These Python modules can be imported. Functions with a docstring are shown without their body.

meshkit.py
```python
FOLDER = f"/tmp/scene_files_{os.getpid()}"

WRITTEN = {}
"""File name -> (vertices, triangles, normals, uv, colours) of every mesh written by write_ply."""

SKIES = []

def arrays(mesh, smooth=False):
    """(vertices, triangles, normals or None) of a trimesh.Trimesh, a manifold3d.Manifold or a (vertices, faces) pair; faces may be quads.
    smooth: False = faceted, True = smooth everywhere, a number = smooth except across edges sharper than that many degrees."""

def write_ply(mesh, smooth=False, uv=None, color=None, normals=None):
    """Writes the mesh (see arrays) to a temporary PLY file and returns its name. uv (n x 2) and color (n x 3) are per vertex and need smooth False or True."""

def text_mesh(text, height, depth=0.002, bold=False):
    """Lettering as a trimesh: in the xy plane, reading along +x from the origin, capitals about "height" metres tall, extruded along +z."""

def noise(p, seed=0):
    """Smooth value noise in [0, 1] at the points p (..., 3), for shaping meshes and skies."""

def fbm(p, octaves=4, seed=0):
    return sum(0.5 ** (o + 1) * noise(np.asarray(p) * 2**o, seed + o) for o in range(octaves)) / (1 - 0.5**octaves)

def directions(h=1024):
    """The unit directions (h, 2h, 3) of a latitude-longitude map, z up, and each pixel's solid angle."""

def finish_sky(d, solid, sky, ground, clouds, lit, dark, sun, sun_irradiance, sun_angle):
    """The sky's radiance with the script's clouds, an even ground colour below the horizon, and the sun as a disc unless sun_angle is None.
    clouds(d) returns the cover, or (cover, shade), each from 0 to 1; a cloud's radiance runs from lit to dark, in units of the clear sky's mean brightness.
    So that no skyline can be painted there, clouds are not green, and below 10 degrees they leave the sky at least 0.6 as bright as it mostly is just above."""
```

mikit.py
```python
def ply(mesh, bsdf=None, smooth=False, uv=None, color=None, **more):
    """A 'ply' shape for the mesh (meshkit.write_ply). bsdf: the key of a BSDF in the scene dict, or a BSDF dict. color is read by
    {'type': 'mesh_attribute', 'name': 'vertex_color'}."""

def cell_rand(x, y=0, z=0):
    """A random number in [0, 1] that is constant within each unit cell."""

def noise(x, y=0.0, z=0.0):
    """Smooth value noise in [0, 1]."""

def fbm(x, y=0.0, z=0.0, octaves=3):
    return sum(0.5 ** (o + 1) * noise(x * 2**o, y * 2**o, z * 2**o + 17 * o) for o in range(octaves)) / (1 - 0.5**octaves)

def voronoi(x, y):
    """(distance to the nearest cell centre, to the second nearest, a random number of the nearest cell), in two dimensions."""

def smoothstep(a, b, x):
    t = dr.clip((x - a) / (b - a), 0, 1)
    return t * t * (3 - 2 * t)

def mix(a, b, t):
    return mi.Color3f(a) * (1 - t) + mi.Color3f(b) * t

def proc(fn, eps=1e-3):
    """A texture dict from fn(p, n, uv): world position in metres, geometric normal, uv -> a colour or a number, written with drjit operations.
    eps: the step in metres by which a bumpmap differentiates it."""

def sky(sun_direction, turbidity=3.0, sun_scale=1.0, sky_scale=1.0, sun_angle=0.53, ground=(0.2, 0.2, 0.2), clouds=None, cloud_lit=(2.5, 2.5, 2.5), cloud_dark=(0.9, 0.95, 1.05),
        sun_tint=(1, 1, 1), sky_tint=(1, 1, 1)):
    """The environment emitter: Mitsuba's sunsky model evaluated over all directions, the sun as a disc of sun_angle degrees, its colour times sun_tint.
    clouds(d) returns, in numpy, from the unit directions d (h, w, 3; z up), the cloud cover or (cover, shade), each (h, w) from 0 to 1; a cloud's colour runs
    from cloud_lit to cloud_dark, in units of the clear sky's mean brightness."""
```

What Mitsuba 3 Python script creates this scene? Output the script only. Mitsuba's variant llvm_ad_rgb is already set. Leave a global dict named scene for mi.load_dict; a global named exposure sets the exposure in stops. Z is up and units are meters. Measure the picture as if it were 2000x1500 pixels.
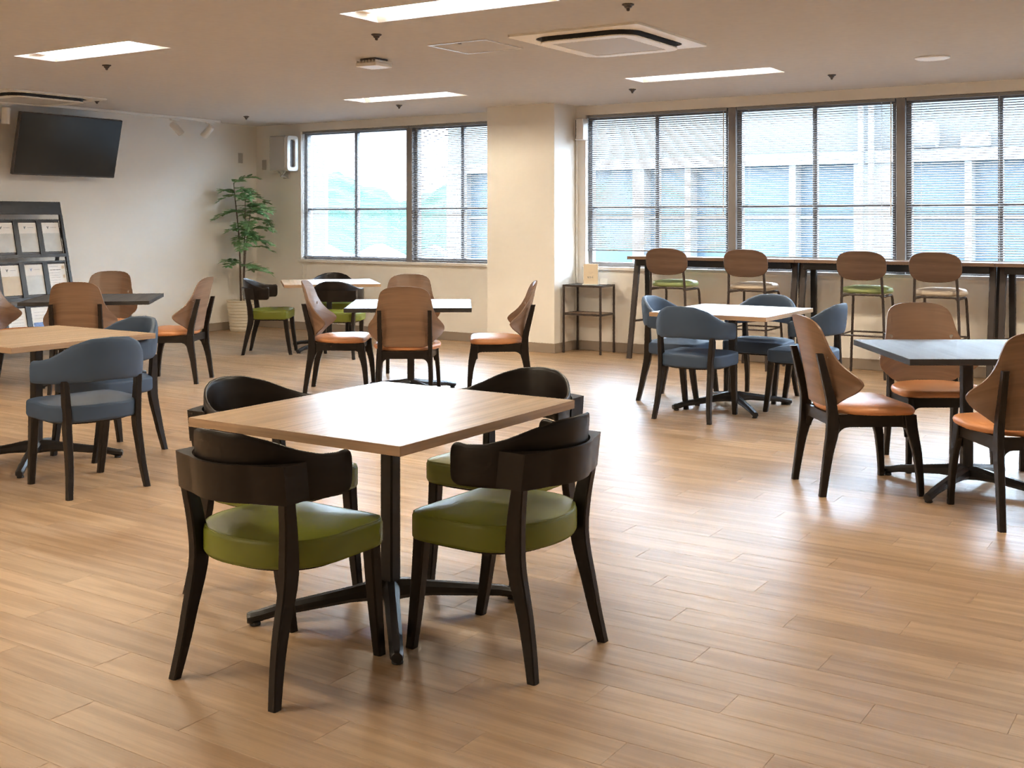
import math, random
import numpy as np
import trimesh, shapely
from shapely import affinity
from shapely.geometry import Polygon, box as sbox
import drjit as dr
import mitsuba as mi
import mikit, meshkit
from mikit import proc, noise, fbm, cell_rand, smoothstep, mix

T = mi.ScalarTransform4f
rng = random.Random(7)
PI = math.pi
scene, labels = {}, {}

# ------------------------------------------------------------------ camera, sky, exposure
CAM_H, YAW, FOCAL = 1.385, math.radians(32.95), 2225.0
S, C = math.sin(YAW), math.cos(YAW)
scene['camera'] = {
    'type': 'perspective', 'fov': math.degrees(2 * math.atan(1000 / FOCAL)), 'fov_axis': 'x',
    'principal_point_offset_y': (750 - 429.5) / 1500.0,
    'near_clip': 0.05, 'far_clip': 2000.0,
    'to_world': T().look_at(origin=[0, 0, CAM_H], target=[-S, C, CAM_H], up=[0, 0, 1]),
}
exposure = 1.27
LAMP = (66.0, 56.0, 42.0)

def cloud_cover(d):
    n = meshkit.fbm(d * 3.0, 3, 5)
    return np.full(d.shape[:2], 1.0), np.clip(n * 0.5, 0, 1)

scene['sky'] = mikit.sky((0.35, -0.55, 0.75), turbidity=4.0, sun_scale=0.0, sky_scale=102.0, ground=(0.32, 0.31, 0.29),
                         clouds=cloud_cover, cloud_lit=(0.97, 1.25, 1.54), cloud_dark=(0.84, 1.08, 1.34))

# ------------------------------------------------------------------ materials
def rgb(c):
    return {'type': 'rgb', 'value': [float(v) for v in c]}

def mat(name, color, rough=0.5, spec=0.5, metallic=0.0, two=True, bump=None, scale=0.001, **kw):
    b = {'type': 'principled', 'base_color': color if isinstance(color, dict) else rgb(color), 'roughness': rough, 'specular': spec, 'metallic': metallic, **kw}
    if bump is not None:
        b = {'type': 'bumpmap', 'arbitrary': bump, 'scale': scale, 'bsdf': b}
    scene[name] = {'type': 'twosided', 'bsdf': b} if two else b

PW, PL = 0.15, 0.92          # floor plank width and length

def floor_color(p, n, uv):
    row = dr.floor(p.y / PW)
    off = row * 0.618034 - dr.floor(row * 0.618034)
    k = dr.floor(p.x / PL + off)
    t = cell_rand(k, row, 3)
    t2 = cell_rand(k, row, 9)
    g = fbm(p.x * 2.2 + t * 60, p.y * 34 + t2 * 40, 1.0, 4)
    f = fbm(p.x * 7 + t2 * 30, p.y * 190 + t * 70, 4.0, 3)
    c = mix((0.46, 0.300, 0.172), (0.56, 0.386, 0.236), smoothstep(0.25, 0.75, g))
    c = c * (0.94 + 0.12 * f) * (0.91 + 0.15 * t)
    return mix(c, c * mi.Color3f(0.92, 0.9, 0.92), t2)

def gloss(name, color, alpha, ior):
    scene[name] = {'type': 'twosided', 'bsdf': {'type': 'roughplastic', 'distribution': 'ggx', 'alpha': alpha, 'int_ior': ior, 'diffuse_reflectance': color}}

def wood_uv(a, b, sx=1.6, sy=28.0, seed=0.0, fine=120.0):
    def fn(p, n, uv):
        g = fbm(uv.x * sx + seed, uv.y * sy + seed * 3, seed, 4)
        f = fbm(uv.x * sx * 4 + 9, uv.y * fine, seed + 3.0, 3)
        return mix(a, b, smoothstep(0.28, 0.72, g)) * (0.88 + 0.24 * f)
    return proc(fn)

def wall_bump(p, n, uv):
    return fbm(p.x * 60, p.y * 60, p.z * 60, 2)

def leather_bump(p, n, uv):
    return fbm(p.x * 300, p.y * 300, p.z * 300, 2)

def mottled(c, amt, freq):
    def fn(p, n, uv):
        return mi.Color3f(*[float(v) for v in c]) * (1 - amt + 2 * amt * fbm(p.x * freq, p.y * freq, p.z * freq, 3))
    return proc(fn)

gloss('floor_wood', proc(floor_color), 0.15, 1.5)
mat('floor_slab', (0.12, 0.08, 0.05), rough=0.9)
gloss('oak', wood_uv((0.545, 0.375, 0.225), (0.61, 0.43, 0.265), sx=1.2, sy=40.0, seed=2.0), 0.12, 1.55)
mat('oak_edge_shaded', wood_uv((0.33, 0.21, 0.125), (0.40, 0.26, 0.16), sx=1.2, sy=90.0, seed=3.0), rough=0.4)  # same oak, darkened to paint in shade on sides facing away from light
mat('charcoal_edge', (0.014, 0.013, 0.013), rough=0.45)
gloss('charcoal_top', wood_uv((0.062, 0.060, 0.061), (0.074, 0.072, 0.073), seed=5.0), 0.22, 1.7)
mat('bar_wood', wood_uv((0.13, 0.08, 0.055), (0.18, 0.115, 0.08), seed=8.0), rough=0.35)
mat('dark_wood', wood_uv((0.007, 0.0052, 0.0045), (0.011, 0.0078, 0.0062), seed=1.0), rough=0.32, spec=0.25)
mat('walnut', wood_uv((0.165, 0.097, 0.060), (0.20, 0.121, 0.076), sx=1.6, sy=38, seed=4.0), rough=0.36, spec=0.45)
mat('stool_walnut', wood_uv((0.085, 0.05, 0.034), (0.115, 0.071, 0.049), sx=2.0, sy=30, seed=6.0), rough=0.4, spec=0.4)
mat('green_leather', mottled((0.130, 0.152, 0.016), 0.06, 9), rough=0.40, spec=0.45, bump=proc(leather_bump), scale=0.0004)
mat('orange_leather', mottled((0.58, 0.255, 0.11), 0.05, 9), rough=0.4, spec=0.45, bump=proc(leather_bump), scale=0.0004)
mat('blue_fabric', mottled((0.034, 0.060, 0.105), 0.07, 12), rough=0.6, spec=0.35, bump=proc(leather_bump), scale=0.0005)
mat('green_pad', (0.24, 0.30, 0.12), rough=0.38)
mat('cream_pad', (0.55, 0.47, 0.38), rough=0.38)
mat('black_metal', (0.010, 0.010, 0.011), rough=0.36, spec=0.4)
mat('brown_metal', (0.03, 0.022, 0.02), rough=0.4, spec=0.5)
mat('rubber', (0.012, 0.012, 0.012), rough=0.7)
mat('steel', (0.75, 0.75, 0.75), rough=0.25, metallic=1.0)
mat('wall_paint', mottled((0.85, 0.83, 0.785), 0.015, 3), rough=0.75, spec=0.3, bump=proc(wall_bump), scale=0.0006)
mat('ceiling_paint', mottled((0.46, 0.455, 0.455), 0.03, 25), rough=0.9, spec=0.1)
mat('skirting', (0.30, 0.245, 0.195), rough=0.5)
mat('white_plastic', (0.78, 0.76, 0.72), rough=0.4)
mat('grey_plastic', (0.45, 0.43, 0.40), rough=0.5)
mat('dark_plastic', (0.05, 0.042, 0.04), rough=0.5)
mat('reflector', (0.92, 0.90, 0.86), rough=0.5)
mat('window_metal', (0.17, 0.155, 0.15), rough=0.45, spec=0.5)
mat('slat_metal', (0.20, 0.197, 0.20), rough=0.45, spec=0.5)
mat('cord', (0.75, 0.74, 0.72), rough=0.7)
mat('screen', (0.006, 0.008, 0.010), rough=0.16, spec=0.3)
mat('paper', (0.84, 0.82, 0.79), rough=0.6)
mat('print_grey', mottled((0.60, 0.60, 0.575), 0.12, 14), rough=0.6)
mat('print_dark', (0.10, 0.10, 0.11), rough=0.6)
mat('print_blue', mottled((0.16, 0.24, 0.45), 0.5, 30), rough=0.6)
mat('print_tan', mottled((0.62, 0.50, 0.36), 0.15, 14), rough=0.6)
mat('print_light', (0.55, 0.55, 0.56), rough=0.6)
mat('cream_paper', (0.74, 0.62, 0.46), rough=0.6)
mat('clear_acrylic', (0.80, 0.82, 0.82), rough=0.2)
mat('pot_ceramic', mottled((0.70, 0.64, 0.52), 0.05, 8), rough=0.5)
mat('soil', mottled((0.06, 0.04, 0.03), 0.4, 60), rough=0.95)
mat('bark', mottled((0.10, 0.065, 0.045), 0.3, 60), rough=0.8)
mat('leaf', mottled((0.12, 0.225, 0.085), 0.35, 18), rough=0.38, spec=0.5)
scene['pane_glass'] = {'type': 'thindielectric', 'int_ior': 1.5}

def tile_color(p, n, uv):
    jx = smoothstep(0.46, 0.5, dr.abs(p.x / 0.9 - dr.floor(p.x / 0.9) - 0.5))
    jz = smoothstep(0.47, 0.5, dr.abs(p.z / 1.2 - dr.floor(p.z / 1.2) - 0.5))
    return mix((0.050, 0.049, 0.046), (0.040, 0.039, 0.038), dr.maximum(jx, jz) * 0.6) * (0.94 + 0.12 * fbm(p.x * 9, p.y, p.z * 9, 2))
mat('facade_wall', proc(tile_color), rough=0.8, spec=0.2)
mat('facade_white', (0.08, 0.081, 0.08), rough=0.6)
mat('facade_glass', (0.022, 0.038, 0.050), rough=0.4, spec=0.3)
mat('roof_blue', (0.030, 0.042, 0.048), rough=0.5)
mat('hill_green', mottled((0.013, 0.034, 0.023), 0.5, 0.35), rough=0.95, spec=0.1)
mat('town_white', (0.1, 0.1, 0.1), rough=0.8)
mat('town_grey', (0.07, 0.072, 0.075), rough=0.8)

# ------------------------------------------------------------------ mesh helpers
def cat(*ms):
    return trimesh.util.concatenate([m for m in ms])

def bx(x0, x1, y0, y1, z0, z1):
    m = trimesh.creation.box((x1 - x0, y1 - y0, z1 - z0))
    m.apply_translation(((x0 + x1) / 2, (y0 + y1) / 2, (z0 + z1) / 2))
    return m

def cbox(x0, x1, y0, y1, z0, z1, c=0.003):
    """box with chamfered edges"""
    h = np.array([x1 - x0, y1 - y0, z1 - z0]) / 2
    c = min(c, *(h * 0.49))
    pts = [np.array([sx, sy, sz]) * (h - np.array([c if k != a else 0 for k in range(3)]))
           for sx in (-1, 1) for sy in (-1, 1) for sz in (-1, 1) for a in range(3)]
    m = trimesh.convex.convex_hull(np.array(pts))
    m.apply_translation(((x0 + x1) / 2, (y0 + y1) / 2, (z0 + z1) / 2))
    return m

def rect_ring(wx, wy, c=0.25):
    a, b, k = wx / 2, wy / 2, c * min(wx, wy)
    return np.array([(a - k, -b), (a, -b + k), (a, b - k), (a - k, b), (-a + k, b), (-a, b - k), (-a, -b + k), (-a + k, -b)])

def oval_ring(wx, wy, n=14, p=2.0):
    t = np.arange(n) / n * 2 * PI
    c, s = np.cos(t), np.sin(t)
    return np.stack([wx / 2 * np.sign(c) * np.abs(c) ** (2 / p), wy / 2 * np.sign(s) * np.abs(s) ** (2 / p)], 1)

def skin(rings, caps=True):
    """closed mesh through a list of equal (n,3) rings"""
    n = len(rings[0])
    v = np.concatenate(rings)
    f = []
    for i in range(len(rings) - 1):
        for j in range(n):
            a, b = i * n + j, i * n + (j + 1) % n
            f += [(a, b, b + n), (a, b + n, a + n)]
    if caps:
        v = np.vstack([v, rings[0].mean(0), rings[-1].mean(0)])
        k, l, e = len(v) - 2, len(v) - 1, (len(rings) - 1) * n
        for j in range(n):
            f += [(k, (j + 1) % n, j), (l, e + j, e + (j + 1) % n)]
    m = trimesh.Trimesh(v, np.array(f), process=False)
    if m.volume < 0:
        m.invert()
    return m

def spline(pts, n):
    """smooth interpolation of rows of pts by their first column"""
    from scipy.interpolate import PchipInterpolator
    pts = np.asarray(pts, float)
    z = np.linspace(pts[0, 0], pts[-1, 0], n)
    return np.column_stack([z] + [PchipInterpolator(pts[:, 0], pts[:, k])(z) for k in range(1, pts.shape[1])])

def leg_mesh(rows, n=14, c=0.13):
    """rows of (z, x, y, wx, wy): a leg of chamfered rectangular section"""
    q = spline(rows, n)
    return skin([np.column_stack([rect_ring(wx, wy, c) + (x, y), np.full(8, z)]) for z, x, y, wx, wy in q])

def tube(path, r, n=8, sub=None, closed=False):
    path = np.asarray(path, float)
    if sub:
        from scipy.interpolate import CubicSpline
        d = np.concatenate([[0], np.cumsum(np.linalg.norm(np.diff(path, axis=0), axis=1))])
        path = CubicSpline(d, path)(np.linspace(0, d[-1], sub))
    rings, nrm = [], None
    m = len(path)
    for i in range(m):
        a, b = (path[(i - 1) % m], path[(i + 1) % m]) if closed else (path[max(i - 1, 0)], path[min(i + 1, m - 1)])
        t = (b - a) / np.linalg.norm(b - a)
        if nrm is None:
            nrm = np.cross(t, [0, 0, 1] if abs(t[2]) < 0.9 else [1, 0, 0])
        nrm = nrm - t * (nrm @ t)
        nrm /= np.linalg.norm(nrm)
        bn = np.cross(t, nrm)
        rr = r[i] if np.ndim(r) else r
        rings.append(np.array([path[i] + rr * (math.cos(q) * nrm + math.sin(q) * bn) for q in np.arange(n) / n * 2 * PI]))
    if closed:
        return skin(rings + [rings[0]], caps=False)
    return skin(rings)

def round_path(pts, r, k=5):
    """polyline with its corners rounded by radius r"""
    pts = [np.asarray(p, float) for p in pts]
    out = [pts[0]]
    for a, b, c in zip(pts, pts[1:], pts[2:]):
        u, v = (a - b) / np.linalg.norm(a - b), (c - b) / np.linalg.norm(c - b)
        for t in np.linspace(0, 1, k):
            p0, p1 = b + u * r, b + v * r
            out.append((1 - t) ** 2 * p0 + 2 * t * (1 - t) * b + t * t * p1)
    return np.array(out + [pts[-1]])

def lathe(prof, n=32):
    t = np.arange(n) / n * 2 * PI
    return skin([np.stack([r * np.cos(t), r * np.sin(t), np.full(n, z)], 1) for r, z in prof])

def extrude(poly, h):
    return trimesh.creation.extrude_polygon(poly, h, engine='earcut')

def moved(m, x=0, y=0, z=0, rz=0.0):
    m = m.copy()
    if rz:
        m.apply_transform(trimesh.transformations.rotation_matrix(rz, [0, 0, 1]))
    m.apply_translation((x, y, z))
    return m

def uvs(m, a=(1, 0, 0), b=(0, 1, 0.6)):
    v = np.asarray(m.vertices)
    return np.column_stack([v @ np.array(a), v @ np.array(b)])

# ------------------------------------------------------------------ scene helpers
used = {}
def numbered(name):
    k = used.get(name, 0)
    used[name] = k + 1
    return name if k == 0 else f'{name}_{k:03d}'

def shape(mesh, bsdf, smooth=30, uv=None):
    if uv is not None:
        m = mesh
        if smooth is not True:
            m = mesh.copy()
            m.unmerge_vertices()
            if smooth is not False:
                pass
            return mikit.ply(m, bsdf, smooth=False, uv=uvs(m, *uv))
        return mikit.ply(m, bsdf, smooth=True, uv=uvs(m, *uv))
    return mikit.ply(mesh, bsdf, smooth=smooth)

def sub(parent, name, d, M=None, label=None, kind=None):
    key = numbered(parent + '__' + name)
    scene[key] = {**d, 'to_world': M} if M is not None else d
    lab = {}
    if label: lab['label'] = label
    if kind: lab['kind'] = kind
    if lab: labels[key] = lab
    return key

def thing(name, label, category, group=None, d=None, M=None, kind=None):
    key = numbered(name)
    labels[key] = {'label': label, 'category': category}
    if group: labels[key]['group'] = group
    if kind: labels[key]['kind'] = kind
    if d is not None:
        scene[key] = {**d, 'to_world': M} if M is not None else d
    return key

def struct(name, label, d=None):
    used[name] = 1
    labels[name] = {'label': label, 'kind': 'structure'}
    if d is not None:
        scene[name] = d
    return name

def pose(x, y, face=90.0, z=0.0):
    """local +y is turned to the world direction "face" (degrees from +x)"""
    return T().translate([x, y, z]).rotate([0, 0, 1], face - 90.0)

def cam_pose(X, Z, face=90.0):
    """position given as metres right of and in front of the viewpoint; face as in pose, 90 = away from it"""
    return pose(C * X - S * Z, S * X + C * Z, face + math.degrees(YAW))

# ================================================================== the setting
XL, XR, YB, YF, CEIL = -10.84, 3.2, 10.62, -3.2, 2.60
SILL, HEAD = 0.89, 2.50

# floor: slab and planks (each plank a piece; the nearest as parts, the rest one field)
struct('floor', 'light oak plank floor of the room', mikit.ply(bx(XL - .2, XR + .2, YF - .2, YB + .2, -0.15, -0.0045), 'floor_slab'))
def plank_mesh(x0, x1, y0, y1):
    g, c, d = 0.0003, 0.0009, 0.0045
    r = lambda i, z: np.array([(x0 + i, y0 + i, z), (x1 - i, y0 + i, z), (x1 - i, y1 - i, z), (x0 + i, y1 - i, z)])
    v = np.concatenate([r(g, -d), r(g, -c * 0.6), r(g + c, 0)])
    f = [(8, 9, 10), (8, 10, 11)]
    for a in (0, 4):
        for j in range(4):
            k = (j + 1) % 4
            f += [(a + j, a + k, a + k + 4), (a + j, a + k + 4, a + j + 4)]
    return trimesh.Trimesh(v, f, process=False)
planks = []
for row in range(math.floor(YF / PW), math.ceil(YB / PW)):
    off = row * 0.618034 - math.floor(row * 0.618034)
    for k in range(math.floor(XL / PL + off), math.ceil(XR / PL + off)):
        x0, x1 = (k - off) * PL, (k + 1 - off) * PL
        x0, x1, y0, y1 = max(x0, XL), min(x1, XR), max(row * PW, YF), min((row + 1) * PW, YB)
        if x1 - x0 > 0.01 and y1 - y0 > 0.01:
            planks.append((math.hypot((x0 + x1) / 2 + 1.75, ((y0 + y1) / 2 - 3.6) * 0.8), x0, x1, y0, y1))
planks.sort()
for _, *r in planks[:300]:
    sub('floor', 'plank', mikit.ply(plank_mesh(*r), 'floor_wood'))
sub('floor', 'plank_field', mikit.ply(cat(*[plank_mesh(*r) for _, *r in planks[300:]]), 'floor_wood'), kind='stuff', label='farther light oak floor planks')

# ceiling with its recesses for the lamps
LAMPS = [(x, y) for y in (-2.06, 1.60, 5.26, 8.91) for x in (-7.05, -3.86, -0.67) if (x, y) not in ((-0.67, 1.60), (-0.67, -2.06))]
LW, LD = 0.65, 0.18
cp = sbox(XL - .2, YF - .2, XR + .2, YB + .2)
for x, y in LAMPS:
    cp = cp.difference(sbox(x - LW, y - LD, x + LW, y + LD))
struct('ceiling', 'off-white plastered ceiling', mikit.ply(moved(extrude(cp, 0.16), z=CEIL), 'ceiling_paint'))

# walls
open_l, open_r = (-10.06, -6.93), (-5.95, 2.40)
wp = sbox(XL - .2, -0.1, XR + .2, CEIL + .02)
for a, b in (open_l, open_r):
    wp = wp.difference(sbox(a, SILL, b, HEAD))
wb = extrude(wp, 0.22)
wb.vertices = np.column_stack([wb.vertices[:, 0], YB + wb.vertices[:, 2], wb.vertices[:, 1]])
wb.invert()
struct('wall_back', 'cream painted wall with the window rows', mikit.ply(wb, 'wall_paint'))
struct('wall_left', 'cream painted side wall behind the television', mikit.ply(bx(XL - .2, XL, YF - .2, YB + .05, -.1, CEIL + .02), 'wall_paint'))
struct('wall_right', 'cream painted side wall beyond the right edge', mikit.ply(bx(XR, XR + .2, YF - .2, YB + .05, -.1, CEIL + .02), 'wall_paint'))
struct('wall_front', 'cream painted wall at the near end of the room', mikit.ply(bx(XL - .2, XR + .2, YF - .2, YF, -.1, CEIL + .02), 'wall_paint'))
PX0, PX1, PY = -6.91, -6.065, 10.165
struct('wall_pillar', 'cream square pillar between the window rows', mikit.ply(cbox(PX0, PX1, PY, YB + .05, -.05, CEIL + .02, .004), 'wall_paint'))
def board(x0, x1, y0, y1):
    return cbox(x0, x1, y0, y1, 0.0, 0.10, .003)
struct('baseboard_left', 'taupe skirting along the television wall', mikit.ply(board(XL, XL + .012, YF, YB), 'skirting'))
struct('baseboard_back', 'taupe skirting under the windows', mikit.ply(cat(board(XL + .012, PX0 - .012, YB - .012, YB), board(PX1 + .012, XR, YB - .012, YB)), 'skirting'))
struct('baseboard_pillar', 'taupe skirting around the pillar', mikit.ply(cat(board(PX0 - .012, PX1 + .012, PY - .012, PY), board(PX0 - .012, PX0, PY, YB), board(PX1, PX1 + .012, PY, YB)), 'skirting'))
struct('baseboard_right', 'taupe skirting beyond the right edge', mikit.ply(board(XR - .012, XR, YF, YB - .012), 'skirting'))
struct('trim_1', 'white conduit in the corner beside the pillar', mikit.ply(tube([(PX1 + .02, YB - .02, 0.1), (PX1 + .02, YB - .02, 2.25)], .012), 'white_plastic'))

# windows: aluminium frames, mullion, transom, panes, sill; a post stands between units
units = [(-10.06, -8.385), (-8.305, -6.93), (-5.95, -4.345), (-4.265, -2.715), (-2.635, -1.04), (-0.96, 0.68), (0.76, 2.40)]
glass = lambda x0, x1, z0, z1: mikit.ply(trimesh.Trimesh([(x0, 0, z0), (x1, 0, z0), (x1, 0, z1), (x0, 0, z1)], [(0, 1, 2), (0, 2, 3)], process=False), 'pane_glass')
FY = YB + 0.11
where = ['with the tree-covered hill in view, leftmost', 'next to the pillar, left of it', 'right of the pillar', 'behind the second and third bar stools', 'at the right edge of the photo', 'beyond the right edge', 'farthest beyond the right edge']
for i, (x0, x1) in enumerate(units):
    w = struct(f'window_{i+1}', f'aluminium window {where[i]}')
    xm = (x0 + x1) / 2
    f = .045
    sub(w, 'frame', mikit.ply(cat(cbox(x0, x0 + f, FY - .04, FY + .04, SILL, HEAD), cbox(x1 - f, x1, FY - .04, FY + .04, SILL, HEAD),
                                  cbox(x0 + f, x1 - f, FY - .04, FY + .04, HEAD - f, HEAD), cbox(x0 + f, x1 - f, FY - .04, FY + .04, SILL, SILL + f)), 'window_metal'))
    sub(w, 'mullion', mikit.ply(cbox(xm - .022, xm + .022, FY - .03, FY + .03, SILL + f, HEAD - f), 'window_metal'))
    for a, b in ((x0 + f, xm - .022), (xm + .022, x1 - f)):
        sub(w, 'transom', mikit.ply(cbox(a, b, FY - .02, FY + .02, 1.505, 1.535), 'window_metal'))
        for za, zb in ((SILL + f, 1.505), (1.535, HEAD - f)):
            sub(w, 'pane', glass(a, b, za, zb), T().translate([0, FY, 0]))
    if i in (0, 2, 3, 4, 5):
        sub(w, 'post', mikit.ply(cbox(x1, x1 + .08, YB + .02, FY + .05, SILL, HEAD), 'window_metal'))
for a, b, n in ((*open_l, 1), (*open_r, 3)):
    sub(f'window_{n}', 'sill', mikit.ply(cbox(a - .03, b + .03, YB - .03, YB + .07, SILL - .035, SILL, .004), 'white_plastic'), label='white window sill')

# ================================================================== exterior
EY = 19.6
eb = thing('office_building', 'pale tiled building across the street with a band of blue-grey windows', 'building')
ex0, ex1 = -14.33, 13.0
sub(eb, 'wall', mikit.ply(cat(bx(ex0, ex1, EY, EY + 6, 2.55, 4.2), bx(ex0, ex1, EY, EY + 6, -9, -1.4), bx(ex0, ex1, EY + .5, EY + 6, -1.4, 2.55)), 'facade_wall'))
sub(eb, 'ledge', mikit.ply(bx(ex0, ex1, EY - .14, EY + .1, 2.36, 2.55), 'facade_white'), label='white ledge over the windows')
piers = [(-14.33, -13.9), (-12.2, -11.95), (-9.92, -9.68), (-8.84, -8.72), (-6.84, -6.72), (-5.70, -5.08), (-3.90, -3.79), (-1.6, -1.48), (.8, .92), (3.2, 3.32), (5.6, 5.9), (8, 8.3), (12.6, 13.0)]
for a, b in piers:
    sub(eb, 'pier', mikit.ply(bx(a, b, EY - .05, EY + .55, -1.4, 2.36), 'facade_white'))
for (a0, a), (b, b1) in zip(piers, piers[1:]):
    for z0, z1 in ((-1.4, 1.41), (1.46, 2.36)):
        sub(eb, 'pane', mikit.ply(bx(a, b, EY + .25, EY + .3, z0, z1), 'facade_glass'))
    sub(eb, 'rail', mikit.ply(bx(a, b, EY + .15, EY + .3, 1.41, 1.46), 'facade_white'))
for x in (-5.53, -5.36):
    thing('drain_pipe', f'{"left" if x < -5.4 else "right"} of two grey drain pipes on the wide white pier outside', 'pipe', 'drain pipes on the building opposite',
          mikit.ply(tube([(x, EY - .21, -6), (x, EY - .21, 4.2)], .05, 10), 'town_grey'))
hood = skin([np.column_stack([np.zeros(20), oval_ring(.44, .44, 20)]) + np.array([[xx, 0, 0]]) for xx in (-.21, -.19, .19, .21)])
thing('exhaust_hood', 'white round exhaust hood high on the building opposite', 'vent', None, mikit.ply(hood, 'facade_white', smooth=35), T().translate([-4.50, EY - .24, 2.78]))
thing('vent_box', 'flat white box on the wall of the building opposite, right of the round hood', 'vent', None, mikit.ply(cbox(-3.94, -3.50, EY - .2, EY - .003, 2.56, 2.80, .02), 'facade_white'))

def ext(px_a, Z):   # a point by its bearing (tangent right of the view axis) and distance
    X = px_a * Z
    return C * X - S * Z, S * X + C * Z
# wooded hill: height field with a lumpy canopy
nx, ny = 150, 70
A, Zs = np.meshgrid(np.linspace(-0.42, 0.10, nx), np.linspace(97, 250, ny))
ridge = np.interp(A, [-.42, -.30, -.20, -.164, -.154, -.139, -.133, -.124, -.117, -.11, -.106, -.0975, -.083, -.0575, .0, .1], [8, 9, 10.8, 10.4, 10.1, 8.7, 7.5, 7.2, 7.3, 6.6, 5.1, 4.2, 5.1, 6.9, 8, 6])
prof = np.clip((Zs - 97) / 103, 0, 1) ** 0.75 * np.clip((320 - Zs) / 120, 0, 1)
P = np.stack([C * A * Zs - S * Zs, S * A * Zs + C * Zs, np.zeros_like(A)], -1)
bump = meshkit.fbm(P * 0.09, 4, 3) - .5
canopy = meshkit.noise(P * 0.40, 8) - .5
Pz = -12 + prof * (12 + ridge) + bump * 1.6 * prof + canopy * 1.5 * prof
P[..., 2] = Pz
idx = np.arange(nx * ny).reshape(ny, nx)
q = np.stack([idx[:-1, :-1], idx[:-1, 1:], idx[1:, 1:], idx[1:, :-1]], -1).reshape(-1, 4)
hm = trimesh.Trimesh(P.reshape(-1, 3), np.vstack([q[:, [0, 1, 2]], q[:, [0, 2, 3]]]), process=False)
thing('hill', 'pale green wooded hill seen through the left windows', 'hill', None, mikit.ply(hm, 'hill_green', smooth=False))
scene['street_ground'] = mikit.ply(bx(-500, 300, 11.5, 700, -12.6, -12.2), 'town_grey')
labels['street_ground'] = {'label': 'grey ground far below the windows', 'kind': 'structure'}
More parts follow.
